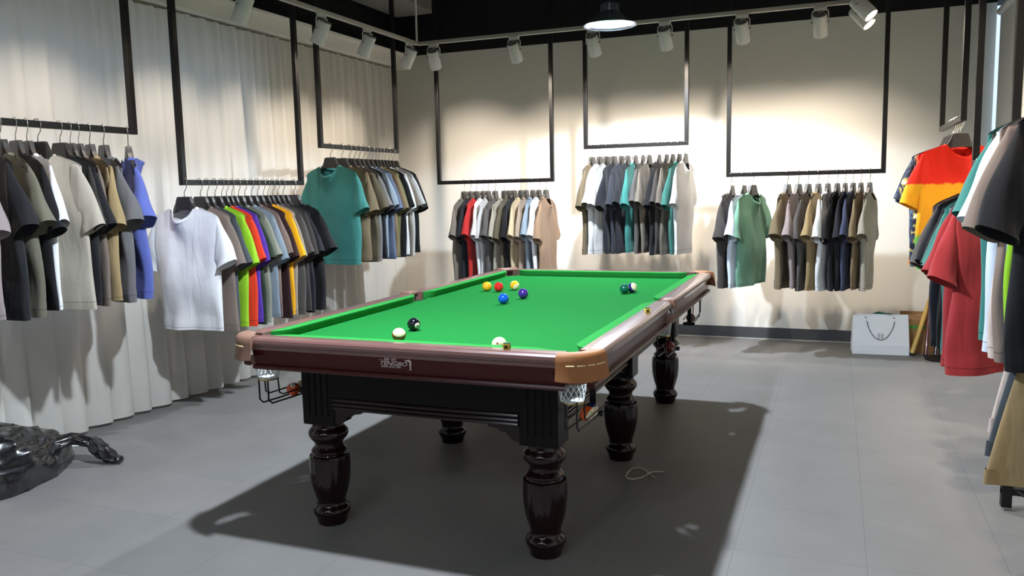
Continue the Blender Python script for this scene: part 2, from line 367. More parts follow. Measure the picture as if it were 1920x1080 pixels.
C = {'white': (212, 212, 215), 'pure white': (214, 214, 216), 'bright white': (214, 214, 215), 'light grey': (176, 174, 172), 'mauve grey': (136, 124, 124), 'olive grey': (96, 93, 80), 'black': (24, 24, 27), 'jet black': (20, 20, 23), 'inky black': (26, 26, 30),
     'pale taupe': (160, 152, 140), 'charcoal': (62, 58, 56), 'brown grey': (110, 98, 90), 'khaki': (142, 122, 88), 'slate': (92, 90, 92), 'periwinkle blue': (82, 92, 158), 'taupe': (118, 104, 96), 'dark slate': (68, 74, 80),
     'lime green': (140, 190, 40), 'orange red': (222, 62, 36), 'purple': (84, 52, 160), 'dark green': (46, 58, 46), 'sage grey': (132, 134, 120), 'blue grey': (128, 140, 152), 'brown': (118, 100, 92), 'maroon black': (46, 24, 26),
     'amber yellow': (244, 172, 26), 'stone': (150, 142, 128), 'dark grey': (82, 78, 76), 'off black': (38, 38, 44), 'teal': (56, 118, 112), 'olive brown': (106, 93, 72), 'dark olive': (86, 78, 62), 'grey': (112, 110, 108), 'denim blue': (86, 96, 118),
     'tan brown': (124, 106, 82), 'olive green': (96, 98, 60), 'warm grey': (110, 102, 92), 'red': (172, 40, 40), 'navy black': (30, 31, 38), 'beige': (182, 164, 132), 'mushroom': (150, 132, 116), 'sand brown': (148, 120, 96),
     'navy': (50, 52, 62), 'grey brown': (100, 92, 84), 'navy blue': (62, 68, 92), 'rust red': (150, 44, 46), 'brick red': (160, 50, 52), 'salmon': (206, 150, 134), 'sea green': (54, 106, 98), 'jade green': (108, 152, 130), 'ice blue': (206, 216, 232), 'cream pink': (204, 186, 176), 'sky blue': (130, 154, 200)}

def dip(N, L, tc, out):
    sp = N.new('ShaderNodeSeparateXYZ'); L.new(tc.outputs['Object'], sp.inputs[0]); n = N.new('ShaderNodeTexNoise'); n.inputs['Scale'].default_value = 30; L.new(tc.outputs['Object'], n.inputs['Vector'])
    a = N.new('ShaderNodeMath'); a.operation = 'MULTIPLY_ADD'; a.inputs[1].default_value = .03; L.new(n.outputs['Fac'], a.inputs[0]); L.new(sp.outputs['Z'], a.inputs[2])
    cr = N.new('ShaderNodeValToRGB'); mr = N.new('ShaderNodeMapRange'); mr.inputs['From Min'].default_value = -.9; mr.inputs['From Max'].default_value = -.1; L.new(a.outputs[0], mr.inputs[0]); L.new(mr.outputs[0], cr.inputs[0])
    e = cr.color_ramp.elements; e[0].position = .02; e[0].color = lin((70, 150, 60)) + (1,); e[1].position = .66; e[1].color = lin((232, 44, 26)) + (1,)
    for p, c in ((.24, (90, 160, 60)), (.28, (240, 160, 30)), (.645, (246, 168, 30))): q = e.new(p); q.color = lin(c) + (1,)
    return cr.outputs[0]
def tiedye(cols, sc, low=None):
    def f(N, L, tc, out):
        n = N.new('ShaderNodeTexNoise'); n.inputs['Scale'].default_value = sc; n.inputs['Detail'].default_value = 6; n.inputs['Distortion'].default_value = 1.5; L.new(tc.outputs['Object'], n.inputs['Vector'])
        cr = N.new('ShaderNodeValToRGB'); L.new(n.outputs['Fac'], cr.inputs[0]); e = cr.color_ramp.elements; k = len(cols)
        e[0].position = .34; e[0].color = lin(cols[0]) + (1,); e[1].position = .68; e[1].color = lin(cols[-1]) + (1,)
        for i in range(1, k - 1): q = e.new(.34 + .34 * i / (k - 1)); q.color = lin(cols[i]) + (1,)
        o = cr.outputs[0]
        if low:
            sp = N.new('ShaderNodeSeparateXYZ'); L.new(tc.outputs['Object'], sp.inputs[0]); a = N.new('ShaderNodeMath'); a.operation = 'MULTIPLY_ADD'; a.inputs[1].default_value = .2; L.new(n.outputs['Fac'], a.inputs[0]); L.new(sp.outputs['Z'], a.inputs[2])
            lt = N.new('ShaderNodeMath'); lt.operation = 'LESS_THAN'; lt.inputs[1].default_value = low[1]; L.new(a.outputs[0], lt.inputs[0])
            mx = N.new('ShaderNodeMix'); mx.data_type = 'RGBA'; L.new(lt.outputs[0], mx.inputs['Factor']); L.new(o, mx.inputs['A']); mx.inputs['B'].default_value = lin(low[0]) + (1,); o = mx.outputs['Result']
        return o
    return f
SPECIAL = {'red and amber dip-dyed': ((230, 60, 30), dip), 'black and yellow tie-dyed': ((30, 30, 40), tiedye([(24, 26, 40), (30, 34, 50), (60, 70, 90), (220, 190, 60), (230, 230, 220)], 9)),
           'navy and orange tie-dyed': ((30, 36, 60), tiedye([(30, 34, 58), (36, 44, 76), (70, 84, 120), (210, 210, 220)], 12, ((226, 120, 60), -.52))),
           'faded denim navy': ((50, 60, 82), tiedye([(40, 48, 70), (60, 72, 96), (110, 124, 150)], 14)), 'green tie-dyed': ((70, 160, 80), tiedye([(40, 110, 50), (80, 170, 90), (150, 210, 150)], 8))}
def fab(n):
    if n in SPECIAL: return fabric(n, *SPECIAL[n])
    return fabric(n, C[n])
SHORT = {'navy and orange tie-dyed': 'navy-orange', 'black and yellow tie-dyed': 'black-yellow', 'red and amber dip-dyed': 'dip-dyed', 'green tie-dyed': 'green', 'faded denim navy': 'denim navy'}
cnt = [0]
def hang(railname, axis, fixed, z, items, yaw, first='left end', sy=1, scale=1.0, tilt=0):
    """items: (position along the bar, colour name, extra yaw in degrees)"""
    rnd = random.Random(len(railname) * 7 + int(z * 100))
    names = [i[1] for i in items]; assert len(set(names)) == len(names), railname
    prev = None
    for k, it in enumerate(items):
        p, n = it[0], it[1]; ex = it[2] if len(it) > 2 else 0
        gaps = [abs(p - q[0]) for q in items if q is not it]; gp = min(gaps) if gaps else .1
        a = math.radians(yaw + ex + rnd.uniform(-3, 3)); loc = (fixed, p, z) if axis == 'y' else (p, fixed, z)
        s_y = max(.62, min(1.25, gp / .075)) * sy
        lab = f'{n} T-shirt at the {first} of the {railname}' if prev is None else f'{n} T-shirt next right of the {SHORT.get(prev, prev)} one, {railname}'
        t = thing('t_shirt', lab, 't-shirt', loc, a, 'T-shirts on the ' + railname); t.scale = (scale, s_y, scale)
        sm = SHIRTS[(cnt[0] * 4 + k) % len(SHIRTS)]
        for nm, me in sm:
            o = bpy.data.objects.new(nm, me); COL.objects.link(o); o.parent = t; o.material_slots[0].link = 'OBJECT'; o.material_slots[0].material = fab(n)
        h = thing('clothes_hanger', f'black hanger holding the {n} T-shirt on the {railname}', 'hanger', loc, a, 'hangers on the ' + railname)
        h.scale = (scale, min(1, s_y), scale)
        for nm, me in (('hanger_arms', HA), ('hook', HH)):
            o = bpy.data.objects.new(nm, me); COL.objects.link(o); o.parent = h
        if tilt: t.rotation_euler[1] = tilt; h.rotation_euler[1] = tilt
        prev = n
    cnt[0] += 1

hang('near curtain rail', 'y', XRL, 1.775, [(-1.44, 'mauve grey', -20), (-1.345, 'inky black', -16), (-1.27, 'olive grey', -12), (-1.19, 'jet black', -16), (-1.13, 'white', -18), (-1.07, 'pale taupe', 6), (-.945, 'black', -4), (-.885, 'charcoal', -16), (-.835, 'brown grey', -20), (-.765, 'khaki', -22), (-.676, 'slate', -26), (-.51, 'periwinkle blue', -36)], 0)
hang('middle curtain rail', 'y', XRL, 1.49, [(-.11, 'white', 2), (.026, 'taupe', -6), (.086, 'dark slate', -6), (.156, 'lime green', -4), (.217, 'orange red', -4), (.262, 'purple', -6), (.312, 'dark green', -4), (.378, 'sage grey', -6), (.441, 'blue grey', -4), (.508, 'brown', -6), (.57, 'maroon black', -6), (.632, 'amber yellow', -4), (.68, 'stone', -4), (.735, 'dark grey', -4), (.79, 'charcoal', -4), (.85, 'off black', -4), (.98, 'black', -10)], -2)
hang('far curtain rail', 'y', XRL, 1.775, [(1.47, 'teal', -6), (1.63, 'olive brown', -6), (1.74, 'dark olive', -4), (1.815, 'grey', -4), (1.885, 'navy black', -6), (1.955, 'blue grey', -4), (2.025, 'denim blue', -6), (2.095, 'tan brown', -4), (2.15, 'olive green', -4), (2.205, 'jet black', -4), (2.26, 'white', -4), (2.31, 'warm grey', -4), (2.37, 'light grey', -4), (2.45, 'black', -6)], -2)
hang('left back-wall rail', 'x', YRL, 1.49, [(-1.739, 'warm grey'), (-1.675, 'navy black'), (-1.613, 'red'), (-1.549, 'white'), (-1.495, 'light grey'), (-1.425, 'dark grey'), (-1.335, 'stone'), (-1.285, 'dark olive'), (-1.235, 'jet black'), (-1.172, 'beige'), (-1.118, 'mushroom'), (-1.055, 'blue grey'), (-.997, 'pure white'), (-.93, 'sand brown')], 92)
hang('middle back-wall rail', 'x', YRL, 1.765, [(-.497, 'olive brown'), (-.428, 'white'), (-.363, 'light grey'), (-.302, 'navy black'), (-.235, 'navy'), (-.181, 'off black'), (-.117, 'teal'), (-.052, 'dark grey'), (.003, 'warm grey'), (.085, 'black'), (.15, 'charcoal'), (.202, 'grey brown'), (.257, 'sea green'), (.31, 'bright white')], 84)
hang('right back-wall rail', 'x', YRL, 1.49, [(.689, 'charcoal'), (.784, 'ice blue'), (.86, 'jade green', -10), (1.131, 'olive brown'), (1.215, 'mauve grey'), (1.287, 'dark grey'), (1.365, 'khaki'), (1.436, 'white'), (1.505, 'black'), (1.563, 'navy black'), (1.62, 'navy blue'), (1.677, 'tan brown'), (1.74, 'stone')], 78)
hang('far right-wall rail', 'y', XRR, 1.775, [(2.14, 'green tie-dyed', 0), (2.05, 'navy and orange tie-dyed', -14), (1.96, 'faded denim navy', -6), (1.86, 'black and yellow tie-dyed', -4), (1.74, 'red and amber dip-dyed', 4)], 16, first='far end')
hang('middle right-wall rail', 'y', XRR, 1.49, [(.93, 'dark grey'), (.84, 'salmon'), (.76, 'navy black'), (.67, 'jet black'), (.57, 'sea green'), (.48, 'teal'), (.38, 'blue grey'), (.26, 'rust red'), (.1, 'brick red', 2)], 32, first='far end', scale=1.03)
hang('near right-wall rail', 'y', XRR, 1.775, [(-.56, 'teal'), (-.65, 'charcoal'), (-.73, 'jade green'), (-.81, 'ice blue'), (-.89, 'cream pink'), (-.96, 'taupe', -8), (-1.03, 'sky blue', 4), (-1.10, 'lime green', 4), (-1.2, 'jet black', -6)], 34, first='far end', scale=1.04)

# low floor rack at the right edge
fr_ = thing('floor_rack', 'low black floor rack at the right edge, one foot showing below the tan T-shirt', 'clothes rack', (XRR, -.16, 0))
MB().box(-.02, .02, -.02, .02, .015, 1.22).xf(Matrix.Rotation(0, 4, 'Y')).build('upright', metal_m, fr_, bevel=.002)
MB().box(-.02, .02, -1.32, -1.28, .015, 1.22).build('upright', metal_m, fr_, bevel=.002)
MB().box(-.015, .015, -1.3, 0, 1.22, 1.25).build('crossbar', metal_m, fr_, bevel=.002)
MB().box(-.02, .4, -.018, .018, .07, .1).build('foot_bar', metal_m, fr_, bevel=.002)
MB().tube([(.02, 0, .1), (.16, -.1, .02)], .006, 8).build('brace', metal_m, fr_)
def skirt(y, n, lab, x=2.27, rz=.2, hem=.40, hw=.27):
    t = thing('skirt', lab, 'skirt', (x, y, 1.235), rz, 'long skirts on the low floor rack')
    R = []; hz = hem - 1.235
    for i in range(19):
        v = i / 18; z = hz + (-.1 - hz) * v; row = []
        for j in range(48):
            th = 2 * PI * j / 48; c, q = math.cos(th), math.sin(th); a = hw * (1 - v) + .10 * v
            xx = a * c; row.append((xx, .035 * q * (1.2 - .5 * v) + .018 * (1 - v) * math.sin(22 * xx + y * 40) + .03 * (1 - v) * (c < 0) * c, z + .01 * (1 - v) * math.sin(9 * xx)))
        R.append(row)
    MB().rings([[(p[0] * .985, p[1] * .9, p[2] + .05) for p in R[0]]] + R, cap=False).build('skirt_panel', fab(n), t, smooth=True, angle=60)
    MB().rings([[(p[0] * 1.01, p[1] * 1.1, p[2] + dz) for p in R[-1]] for dz in (-.03, .005)], cap=False).build('waistband', fab(n), t, smooth=True, angle=60)
    h = thing('clip_hanger', 'black clip hanger holding the ' + lab.split(',')[0], 'hanger', (x, y, 1.25), rz, 'clip hangers on the low floor rack')
    MB().box(-.1, .1, -.006, .006, -.09, -.075).build('hanger_bar', hang_m, h, bevel=.002)
    for q in (-.08, .08): MB().box(q - .012, q + .012, -.045, .045, -.125, -.08).build('clip', hang_m, h, bevel=.002)
    MB().tube([(0, 0, -.08), (0, 0, -.03), (.012, 0, -.02)] + [(.02 * math.cos(math.radians(d)), 0, .02 * math.sin(math.radians(d))) for d in range(-30, 181, 30)], .0024, 8).build('hook', chrome_m, h, smooth=True)
skirt(-.66, 'cream pink', 'long cream skirt, behind the slate one at the right edge', 2.27, .15, .5, .25)
skirt(-.78, 'dark slate', 'long slate grey skirt, between the cream and tan ones at the right edge', 2.26, .15, .44, .26)
skirt(-.94, 'khaki', 'long tan skirt, nearest one at the right edge with its hem above the rack foot', 2.25, .22, .40, .29)

# ------------------------------------------------------------------ billiard table
wood_top = mat('mahogany_rail_top', (112, 78, 74), .32, var=.12, vscale=14, coat=.5)
wood_red = mat('mahogany_apron', (66, 13, 10), .28, var=.25, vscale=10, spec=.35)
wood_dark = mat('dark_mahogany_gloss', (28, 11, 12), .16, var=.2, vscale=12, spec=.4)
wood_black = mat('black_brown_panel', (10, 6, 8), .3, var=.2, vscale=12, spec=.2)
cloth_m = mat('green_baize', (28, 114, 50), .95, bump=.25, bscale=900, var=.03, vscale=4, spec=.04)
cushion_m = mat('green_cushion_cloth', (42, 136, 60), .9, bump=.25, bscale=900, var=.03, vscale=4, spec=.06)
leather_m = mat('tan_leather', (150, 94, 48), .6, bump=.3, bscale=300, var=.08, vscale=20)
leather2_m = mat('rosy_brown_leather', (126, 92, 76), .6, bump=.3, bscale=300, var=.08, vscale=20)
net_m = mat('white_net_cord', (222, 226, 226), .8); brass_m = mat('brass_ring', (190, 160, 90), .3, metal=1); stitch_m = mat('pale_stitching', (236, 216, 160), .7)
T = thing('billiard_table', 'large billiard table with green cloth and mahogany legs in the room centre', 'billiard table')
NX, NY, H = .63, 1.33, .80
# bed with pocket bites
def bite(cx, cy, r, a0, a1, n=10): return [(cx + r * math.cos(math.radians(a0 + (a1 - a0) * i / n)), cy + r * math.sin(math.radians(a0 + (a1 - a0) * i / n))) for i in range(n + 1)]
ox, oy = .672, 1.372
poly = []
poly += bite(ox - .012, -oy + .012, .062, 180 + 0, 90)[0:]        # corner right-near: from left side of hole to top
poly = [(ox - .012 - .062, -oy + .0)] + poly
poly += [(ox, -oy + .06), (ox, -.05)] + bite(ox + .01, 0, .05, 270, 90) + [(ox, .05), (ox, oy - .06)]
poly += bite(ox - .012, oy - .012, .062, 270, 180) + [(ox - .074, oy)]
poly += [(-ox + .074, oy)] + bite(-ox + .012, oy - .012, .062, 0, -90) + [(-ox, oy - .06), (-ox, .05)] + bite(-ox - .01, 0, .05, 90, -90)
poly += [(-ox, -.05), (-ox, -oy + .06)] + bite(-ox + .012, -oy + .012, .062, 90, 0) + [(-ox + .074, -oy)]
MB().prism(poly, 'z', H - .03, H).build('bed_cloth', cloth_m, T)
MB().box(-.57, .57, -1.25, 1.25, .69, H - .031).build('slate_frame', wood_black, T)
# cushions
def cushion(a, b, xf):
    rows = []; n = 36
    for i in range(n + 1):
        s = a + (b - a) * i / n; d = min(s - a, b - s); q = max(0, 1 - d / .085); u = .043 * q ** 2.2
        prof = [(u, H + .036), (u + .001, H + .029), (u * .8 + .014, H + .001), (.046, H + .001), (.046, H + .0375), (min(.044, u + .012), H + .039)]
        rows.append([xf(s, pu, pz) for pu, pz in prof])
    MB().rings(rows).build('cushion', cushion_m, T, smooth=True, angle=35)
for sg in (-1, 1):
    cushion(-.592, .592, lambda s, u, z, sg=sg: (s, sg * (NY + u), z))
    for h in (-1, 1):
        lo, hi = (-1.292, -.062) if h < 0 else (.062, 1.292)
        cushion(lo, hi, lambda s, u, z, sg=sg: (sg * (NX + u), s, z))
# wooden rails, aprons
TP = [(.045, .79), (.045, .837), (.05, .839), (.112, .840), (.122, .838), (.129, .831), (.131, .820), (.127, .809), (.117, .803), (.112, .79)]
AP = [(.085, .79), (.108, .792), (.106, .77), (.098, .735), (.098, .730), (.112, .727), (.115, .719), (.110, .711), (.085, .709)]
for sg in (-1, 1):
    P1 = [(sg * (NY + u), z) for u, z in TP]; MB().prism(P1, 'x', -.645, .645).build('rail_top', wood_top, T, smooth=True, angle=30)
    MB().prism([(sg * (NY + u), z) for u, z in AP], 'x', -.652, .652).build('apron', wood_red, T, smooth=True, angle=30)
    for h in (-1, 1):
        lo, hi = sorted((h * .045, h * 1.345))
        MB().prism([(sg * (NX + u), z) for u, z in TP], 'y', lo, hi).build('rail_top', wood_top, T, smooth=True, angle=30)
        lo, hi = sorted((h * .05, h * 1.385))
        MB().prism([(sg * (NX + u), z) for u, z in AP], 'y', lo, hi).build('apron', wood_red, T, smooth=True, angle=30)
# pocket leathers at the corners
def corner(sx, sy, mt):
    cx, cy, rc = .64, 1.34, .13; path = [(cx - .022, cy, 90)] if 0 else []
    pts = [(cx - .008, cy + rc, 90)] + [(cx + rc * math.cos(math.radians(a)), cy + rc * math.sin(math.radians(a)), a) for a in range(84, 5, -8)] + [(cx + rc, cy, 0)]
    prof = [(-.060, .826), (-.062, .834), (-.055, .843), (-.02, .8465), (-.004, .844), (.004, .835), (.006, .815), (.008, .79), (.013, .760), (.015, .749), (.011, .747), (.007, .760), (.001, .788), (-.002, .80), (-.01, .822), (-.05, .826)]
    rows = []
    for i, (x, y, a) in enumerate(pts):
        na = math.radians(a); e = 1 if 0 < i < len(pts) - 1 else .0
        fl = math.sin(PI * i / (len(pts) - 1)) ** .4 if e else .3
        rows.append([(sx * (x + math.cos(na) * pu), sy * (y + math.sin(na) * pu), z if z > .80 else .80 + (z - .80) * (.85 + .15 * fl)) for pu, z in prof])
    o = MB().rings(rows).build('pocket_leather', mt, T, smooth=True, angle=50)
    st = MB()
    for a0, a1 in ((78, 66), (62, 50), (46, 34), (30, 12)):
        pp = []
        for i in range(5):
            a = math.radians(a0 + (a1 - a0) * i / 4); r = rc + .0078; pp.append((sx * (cx + r * math.cos(a)), sy * (cy + r * math.sin(a)), .806))
        st.tube(pp, .0022, 6)
    st.build('stitching', stitch_m, o)
for sx in (-1, 1):
    for sy in (-1, 1):
        corner(sx, sy, leather2_m if sx < 0 else leather_m)
    # middle pocket leather
    pr_ = [(.706, .828), (.706, .840), (.715, .8455), (.757, .847), (.766, .842), (.768, .828), (.768, .812), (.769, .80), (.765, .799), (.762, .81), (.75, .826)]
    rows = []
    for y in (-.047, -.043, -.02, 0, .02, .043, .047):
        e = 1 if abs(y) < .045 else .96
        rows.append([(sx * (x - .010 * (abs(y) / .05) ** 2 * (1 if x < .72 else 0)), y, .80 + (z - .80) * e) for x, z in pr_])
    MB().rings(rows).build('pocket_leather', leather2_m, T, smooth=True, angle=50)
# nets and ball racks
def net(cx, cy, r0, r1, z0, z1, n=14, rows=8):
    v = []; f = []
    for i in range(rows + 1):
        t = i / rows; r = r0 + (r1 - r0) * t ** .8; z = z0 + (z1 - z0) * t
        for j in range(n):
            a = 2 * PI * (j + (.5 if i % 2 else 0)) / n; v.append((cx + r * math.cos(a), cy + r * math.sin(a), z))
    def id_(i, j): return i * n + j % n
    for i in range(0, rows - 1):
        for j in range(n):
            if i % 2 == 0: f.append((id_(i, j + 1), id_(i + 1, j + 1), id_(i + 2, j + 1), id_(i + 1, j)))
            else: f.append((id_(i, j), id_(i + 1, j + 1), id_(i + 2, j), id_(i + 1, j)))
    m = MB().add(v, f)
    me = bpy.data.meshes.new('pocket_net'); me.from_pydata(m.v, [], m.f); me.materials.append(net_m)
    o = bpy.data.objects.new('pocket_net', me); COL.objects.link(o); o.parent = T
    MB().lathe([(r0 + (.03 if cy else .002), .768), (r0 + .004, .764), (r0 - .004, .728)], 28, c=(cx, cy), cap=False).build('pocket_light_block', leather2_m, T, smooth=True)  # added collar under the bed, keeps lamp light from leaking through the pocket
    wf = o.modifiers.new('cords', 'WIREFRAME'); wf.thickness = .0034; wf.use_even_offset = False
    MB().lathe([(r1, z1 + .004), (r1 * .9, z1 - .004), (.004, z1 - .006)], 20, c=(cx, cy)).build('net_light_block', net_m, T)  # solid disc added to stop light falling through the net onto the floor
    MB().tube([(cx + r1 * math.cos(a), cy + r1 * math.sin(a), z1 - .002) for a in [2 * PI * k / 20 for k in range(21)]], .0028, 6).build('net_ring', brass_m, o, smooth=True)
rk_m = mat('black_rack_wire', (18, 17, 17), .35, metal=.3)
def rack(cx, cy, dr, z):
    m = MB(); y = lambda t: cy + dr * t
    for s in (-1, 1):
        m.tube([(cx + s * .022, y(-.03), z), (cx + s * .022, y(-.03), z - .09), (cx + s * .022, y(-.01), z - .108), (cx + s * .022, y(.1), z - .113), (cx + s * .022, y(.26), z - .12)], .0038, 8)
        m.tube([(cx + s * .034, y(.02), z), (cx + s * .034, y(.025), z - .07), (cx + s * .034, y(.05), z - .083), (cx + s * .034, y(.27), z - .09)], .0034, 8)
    a, b_ = sorted((y(.255), y(.275)))
    m.box(cx - .036, cx + .036, a, b_, z - .126, z - .108)
    m.box(cx - .012, cx + .012, *sorted((y(.245), y(.253))), z - .124, .715)
    m.build('ball_rack', rk_m, T, smooth=True, angle=40)
for sx in (-1, 1):
    for sy in (-1, 1):
        net(sx * .652, sy * 1.352, .070, .040, .79, .655); rack(sx * .655, sy * 1.352, -sy, .66)
    net(sx * .705, 0, .055, .034, .79, .66); rack(sx * .705, .0, 1, .66)
# legs
def flute(z, a): return 1 - (.045 * (.5 + .5 * math.cos(16 * a)) ** 2 if .125 < z < .296 else 0)
LP = [(.060, 0), (.064, .015), (.066, .03), (.074, .04), (.0785, .052), (.0785, .062), (.073, .074), (.064, .082), (.060, .092), (.060, .104), (.063, .112), (.066, .122), (.070, .135), (.077, .16), (.083, .195), (.0865, .24), (.086, .275), (.084, .296), (.083, .300), (.070, .303), (.068, .308), (.074, .314), (.074, .322), (.068, .330), (.060, .338), (.059, .350), (.064, .362), (.076, .374), (.083, .386), (.084, .398), (.080, .410), (.070, .420), (.066, .428), (.066, .445)]
lx, ly = .486, 1.19
def leg(x, y, corner=True):
    m = MB().lathe(LP, 64, mod=flute)
    o = m.build('leg', wood_dark, T, smooth=True, angle=35, loc=(x, y, 0))
    p = MB().box(-.078, .078, -.066, .066, .44, .712)
    o2 = p.build('post', wood_black, o, bevel=.006)
    q = MB()
    for k in range(4): q.box(-.055 + k * .03, -.04 + k * .03, -.070, -.0655, .48, .70)
    if corner and y < 0: q.build('post_reeding', wood_black, o, bevel=.003)
    return o
for sx in (-1, 1):
    for y in (-ly, 0, ly): leg(sx * lx, y, True)
    # side skirt panels between the legs
    for a, b_ in ((-ly + .08, -.08), (.08, ly - .08)):
        MB().box(*sorted((sx * .515, sx * .54)), a, b_, .53, .712).build('skirt_panel', wood_black, T, bevel=.003)
        mm = MB()
        for k, zz in enumerate((.522, .538, .556)): mm.tube([(sx * .542, a, zz), (sx * .542, b_, zz)], .008, 8)
        mm.build('skirt_moulding', wood_dark, T, smooth=True)
BR = [(0, 0), (.135, 0), (.125, -.012), (.09, -.018), (.075, -.03), (.055, -.03), (.045, -.042), (.025, -.058), (0, -.066)]
for sy in (-1, 1):
    MB().box(-lx + .07, lx - .07, *sorted((sy * 1.235, sy * 1.255)), .53, .712).build('skirt_panel', wood_black, T, bevel=.003)
    mm = MB()
    for zz in (.522, .538, .556): mm.tube([(-lx + .078, sy * 1.257, zz), (lx - .078, sy * 1.257, zz)], .008, 8)
    mm.build('skirt_moulding', wood_dark, T, smooth=True)
    for sx in (-1, 1):
        MB().prism([(sx * (-lx + .078 + u) * 1, .516 + z) for u, z in BR], 'y', *sorted((sy * 1.235, sy * 1.25))).build('corner_bracket', wood_dark, T)
for sx in (-1, 1):
    for y0, d in ((-ly + .08, 1), (-.08, -1), (.08, 1), (ly - .08, -1)):
        MB().prism([(y0 + d * u, .516 + z) for u, z in BR], 'x', *sorted((sx * .52, sx * .535))).build('corner_bracket', wood_dark, T)
# silver maker's plate lettering on the near apron
silver = mat('silver_print', (196, 178, 172), .5)
dy = -1.4355
def LM(x, z, tilt=.19): return Matrix.Translation((x, -(NY + .1065), z)) @ Matrix.Rotation(PI / 2 + tilt * 0, 4, 'X')
lg = bpy.data.objects.new('maker_logo', None); COL.objects.link(lg); lg.parent = T; lg['label'] = 'silver maker lettering on the front apron'
FM = lambda x, z: Matrix.Translation((x, -1.4378, z)) @ Matrix.Rotation(-.0, 4, 'X') @ Matrix.Rotation(PI / 2, 4, 'X') @ Matrix.Scale(1.42, 4, (1, 0, 0))
text_mesh('TENGBO', .0205, 'lettering', silver, lg, FM(-.0735, .7615), shear=.3, offset=.0004)
text_mesh('\u817e\u00b7\u52c3', .0165, 'lettering', silver, lg, FM(-.054, .7775), shear=.15)
text_mesh('4000-820-288', .0105, 'lettering', silver, lg, FM(-.0665, .7525), shear=.1)
em = MB()
em.box(-.0735, -.0555, -1.4385, -1.4372, .7805, .7815)
em.prism([(.034, .786), (.040, .783), (.046, .784), (.050, .788), (.056, .785), (.062, .782), (.063, .770), (.061, .758), (.062, .748), (.054, .748), (.053, .751), (.057, .753), (.054, .766), (.056, .775), (.050, .779), (.042, .778), (.038, .780)], 'y', -1.4385, -1.4372)
em.build('emblem', silver, lg)

# ------------------------------------------------------------------ balls
BALL_R = .0286
def ballmat(name, col, stripe=False, axis=(0, 0, 1)):
    m = bpy.data.materials.new('ball_' + name); m.use_nodes = True; N = m.node_tree.nodes; L = m.node_tree.links; b = N['Principled BSDF']
    b.inputs['Roughness'].default_value = .12; b.inputs['Coat Weight'].default_value = .5; b.inputs['Base Color'].default_value = lin(col) + (1,)
    if stripe:
        tc = N.new('ShaderNodeTexCoord'); d = N.new('ShaderNodeVectorMath'); d.operation = 'DOT_PRODUCT'; d.inputs[1].default_value = Vector(axis).normalized(); L.new(tc.outputs['Object'], d.inputs[0])
        ab = N.new('ShaderNodeMath'); ab.operation = 'ABSOLUTE'; L.new(d.outputs['Value'], ab.inputs[0]); lt = N.new('ShaderNodeMath'); lt.operation = 'LESS_THAN'; lt.inputs[1].default_value = BALL_R * .5; L.new(ab.outputs[0], lt.inputs[0])
        mx = N.new('ShaderNodeMix'); mx.data_type = 'RGBA'; L.new(lt.outputs[0], mx.inputs['Factor']); mx.inputs['A'].default_value = lin((236, 228, 186)) + (1,); mx.inputs['B'].default_value = lin(col) + (1,); L.new(mx.outputs['Result'], b.inputs['Base Color'])
    return m
def uvsphere(r, n=36, k=20):
    m = MB(); R = [[(r * math.sin(PI * i / k) * math.cos(2 * PI * j / n), r * math.sin(PI * i / k) * math.sin(2 * PI * j / n), r * math.cos(PI * i / k)) for j in range(n)] for i in range(1, k)]
    m.rings(R, cap=False); o = len(m.v); m.v += [(0, 0, r), (0, 0, -r)]
    for j in range(n): m.f.append((o, j, (j + 1) % n)); m.f.append((o + 1, (k - 2) * n + (j + 1) % n, (k - 2) * n + j))
    return m
def ball(x, y, label, col, stripe=False, axis=(0, 0, 1), z=H, number=None, dirn=None, group='balls on the table'):
    o = uvsphere(BALL_R).build('billiard_ball', ballmat(label.split(' with')[0].replace(' ', '_')[:30], col, stripe, axis), smooth=True, angle=180, loc=(x, y, z + BALL_R))
    tag(o, label, 'billiard ball', group)
    if number:
        Q = Vector(dirn).normalized().to_track_quat('Z', 'Y').to_matrix().to_4x4()
        n = 28; rows = [[(BALL_R * 1.004 * math.sin(a) * math.cos(2 * PI * j / n), BALL_R * 1.004 * math.sin(a) * math.sin(2 * PI * j / n), BALL_R * 1.004 * math.cos(a)) for j in range(n)] for a in (.02, .15, .3, .45)]
        MB().rings(rows).xf(Q).build('number_disc', mat('ball_ivory', (238, 232, 205), .15), o, smooth=True, angle=180)
        t = text_mesh(number, .02, 'number', mat('ball_number_black', (15, 15, 15), .3), o, Matrix.Identity(4), extrude=0, align='CENTER', offset=.0001)
        for v in t.data.vertices:
            px, py = v.co.x, v.co.y - .007; d = math.hypot(px, py) or 1e-9; a = d / BALL_R; s = BALL_R * 1.01
            v.co = Q @ Vector((s * math.sin(a) * px / d, s * math.sin(a) * py / d, s * math.cos(a)))
    return o
cam_d = Vector((1.5, -3, .6))
ball(-.126, -1.191, 'cream and brown striped ball near the front cushion, left of the logo end', (150, 70, 36), True, (.35, -.5, .8))
ball(-.196, -.936, 'black ball with a white number disc near the front cushion', (16, 20, 26), number='8', dirn=(1.2, -.62, -.22))
cb = ball(.347, -1.277, 'plain cream cue ball with a red dot behind the front chalk', (238, 236, 190))
qd = Vector((.12, -.9, .33)).normalized()
MB().rings([[tuple(Vector((BALL_R * 1.006 * math.sin(a) * math.cos(t_), BALL_R * 1.006 * math.sin(a) * math.sin(t_), BALL_R * 1.006 * math.cos(a)))) for t_ in [2 * PI * j / 12 for j in range(12)]] for a in (.02, .14)]).xf(qd.to_track_quat('Z', 'Y').to_matrix().to_4x4()).build('red_dot', mat('ball_dot_red', (120, 40, 20), .3), cb)
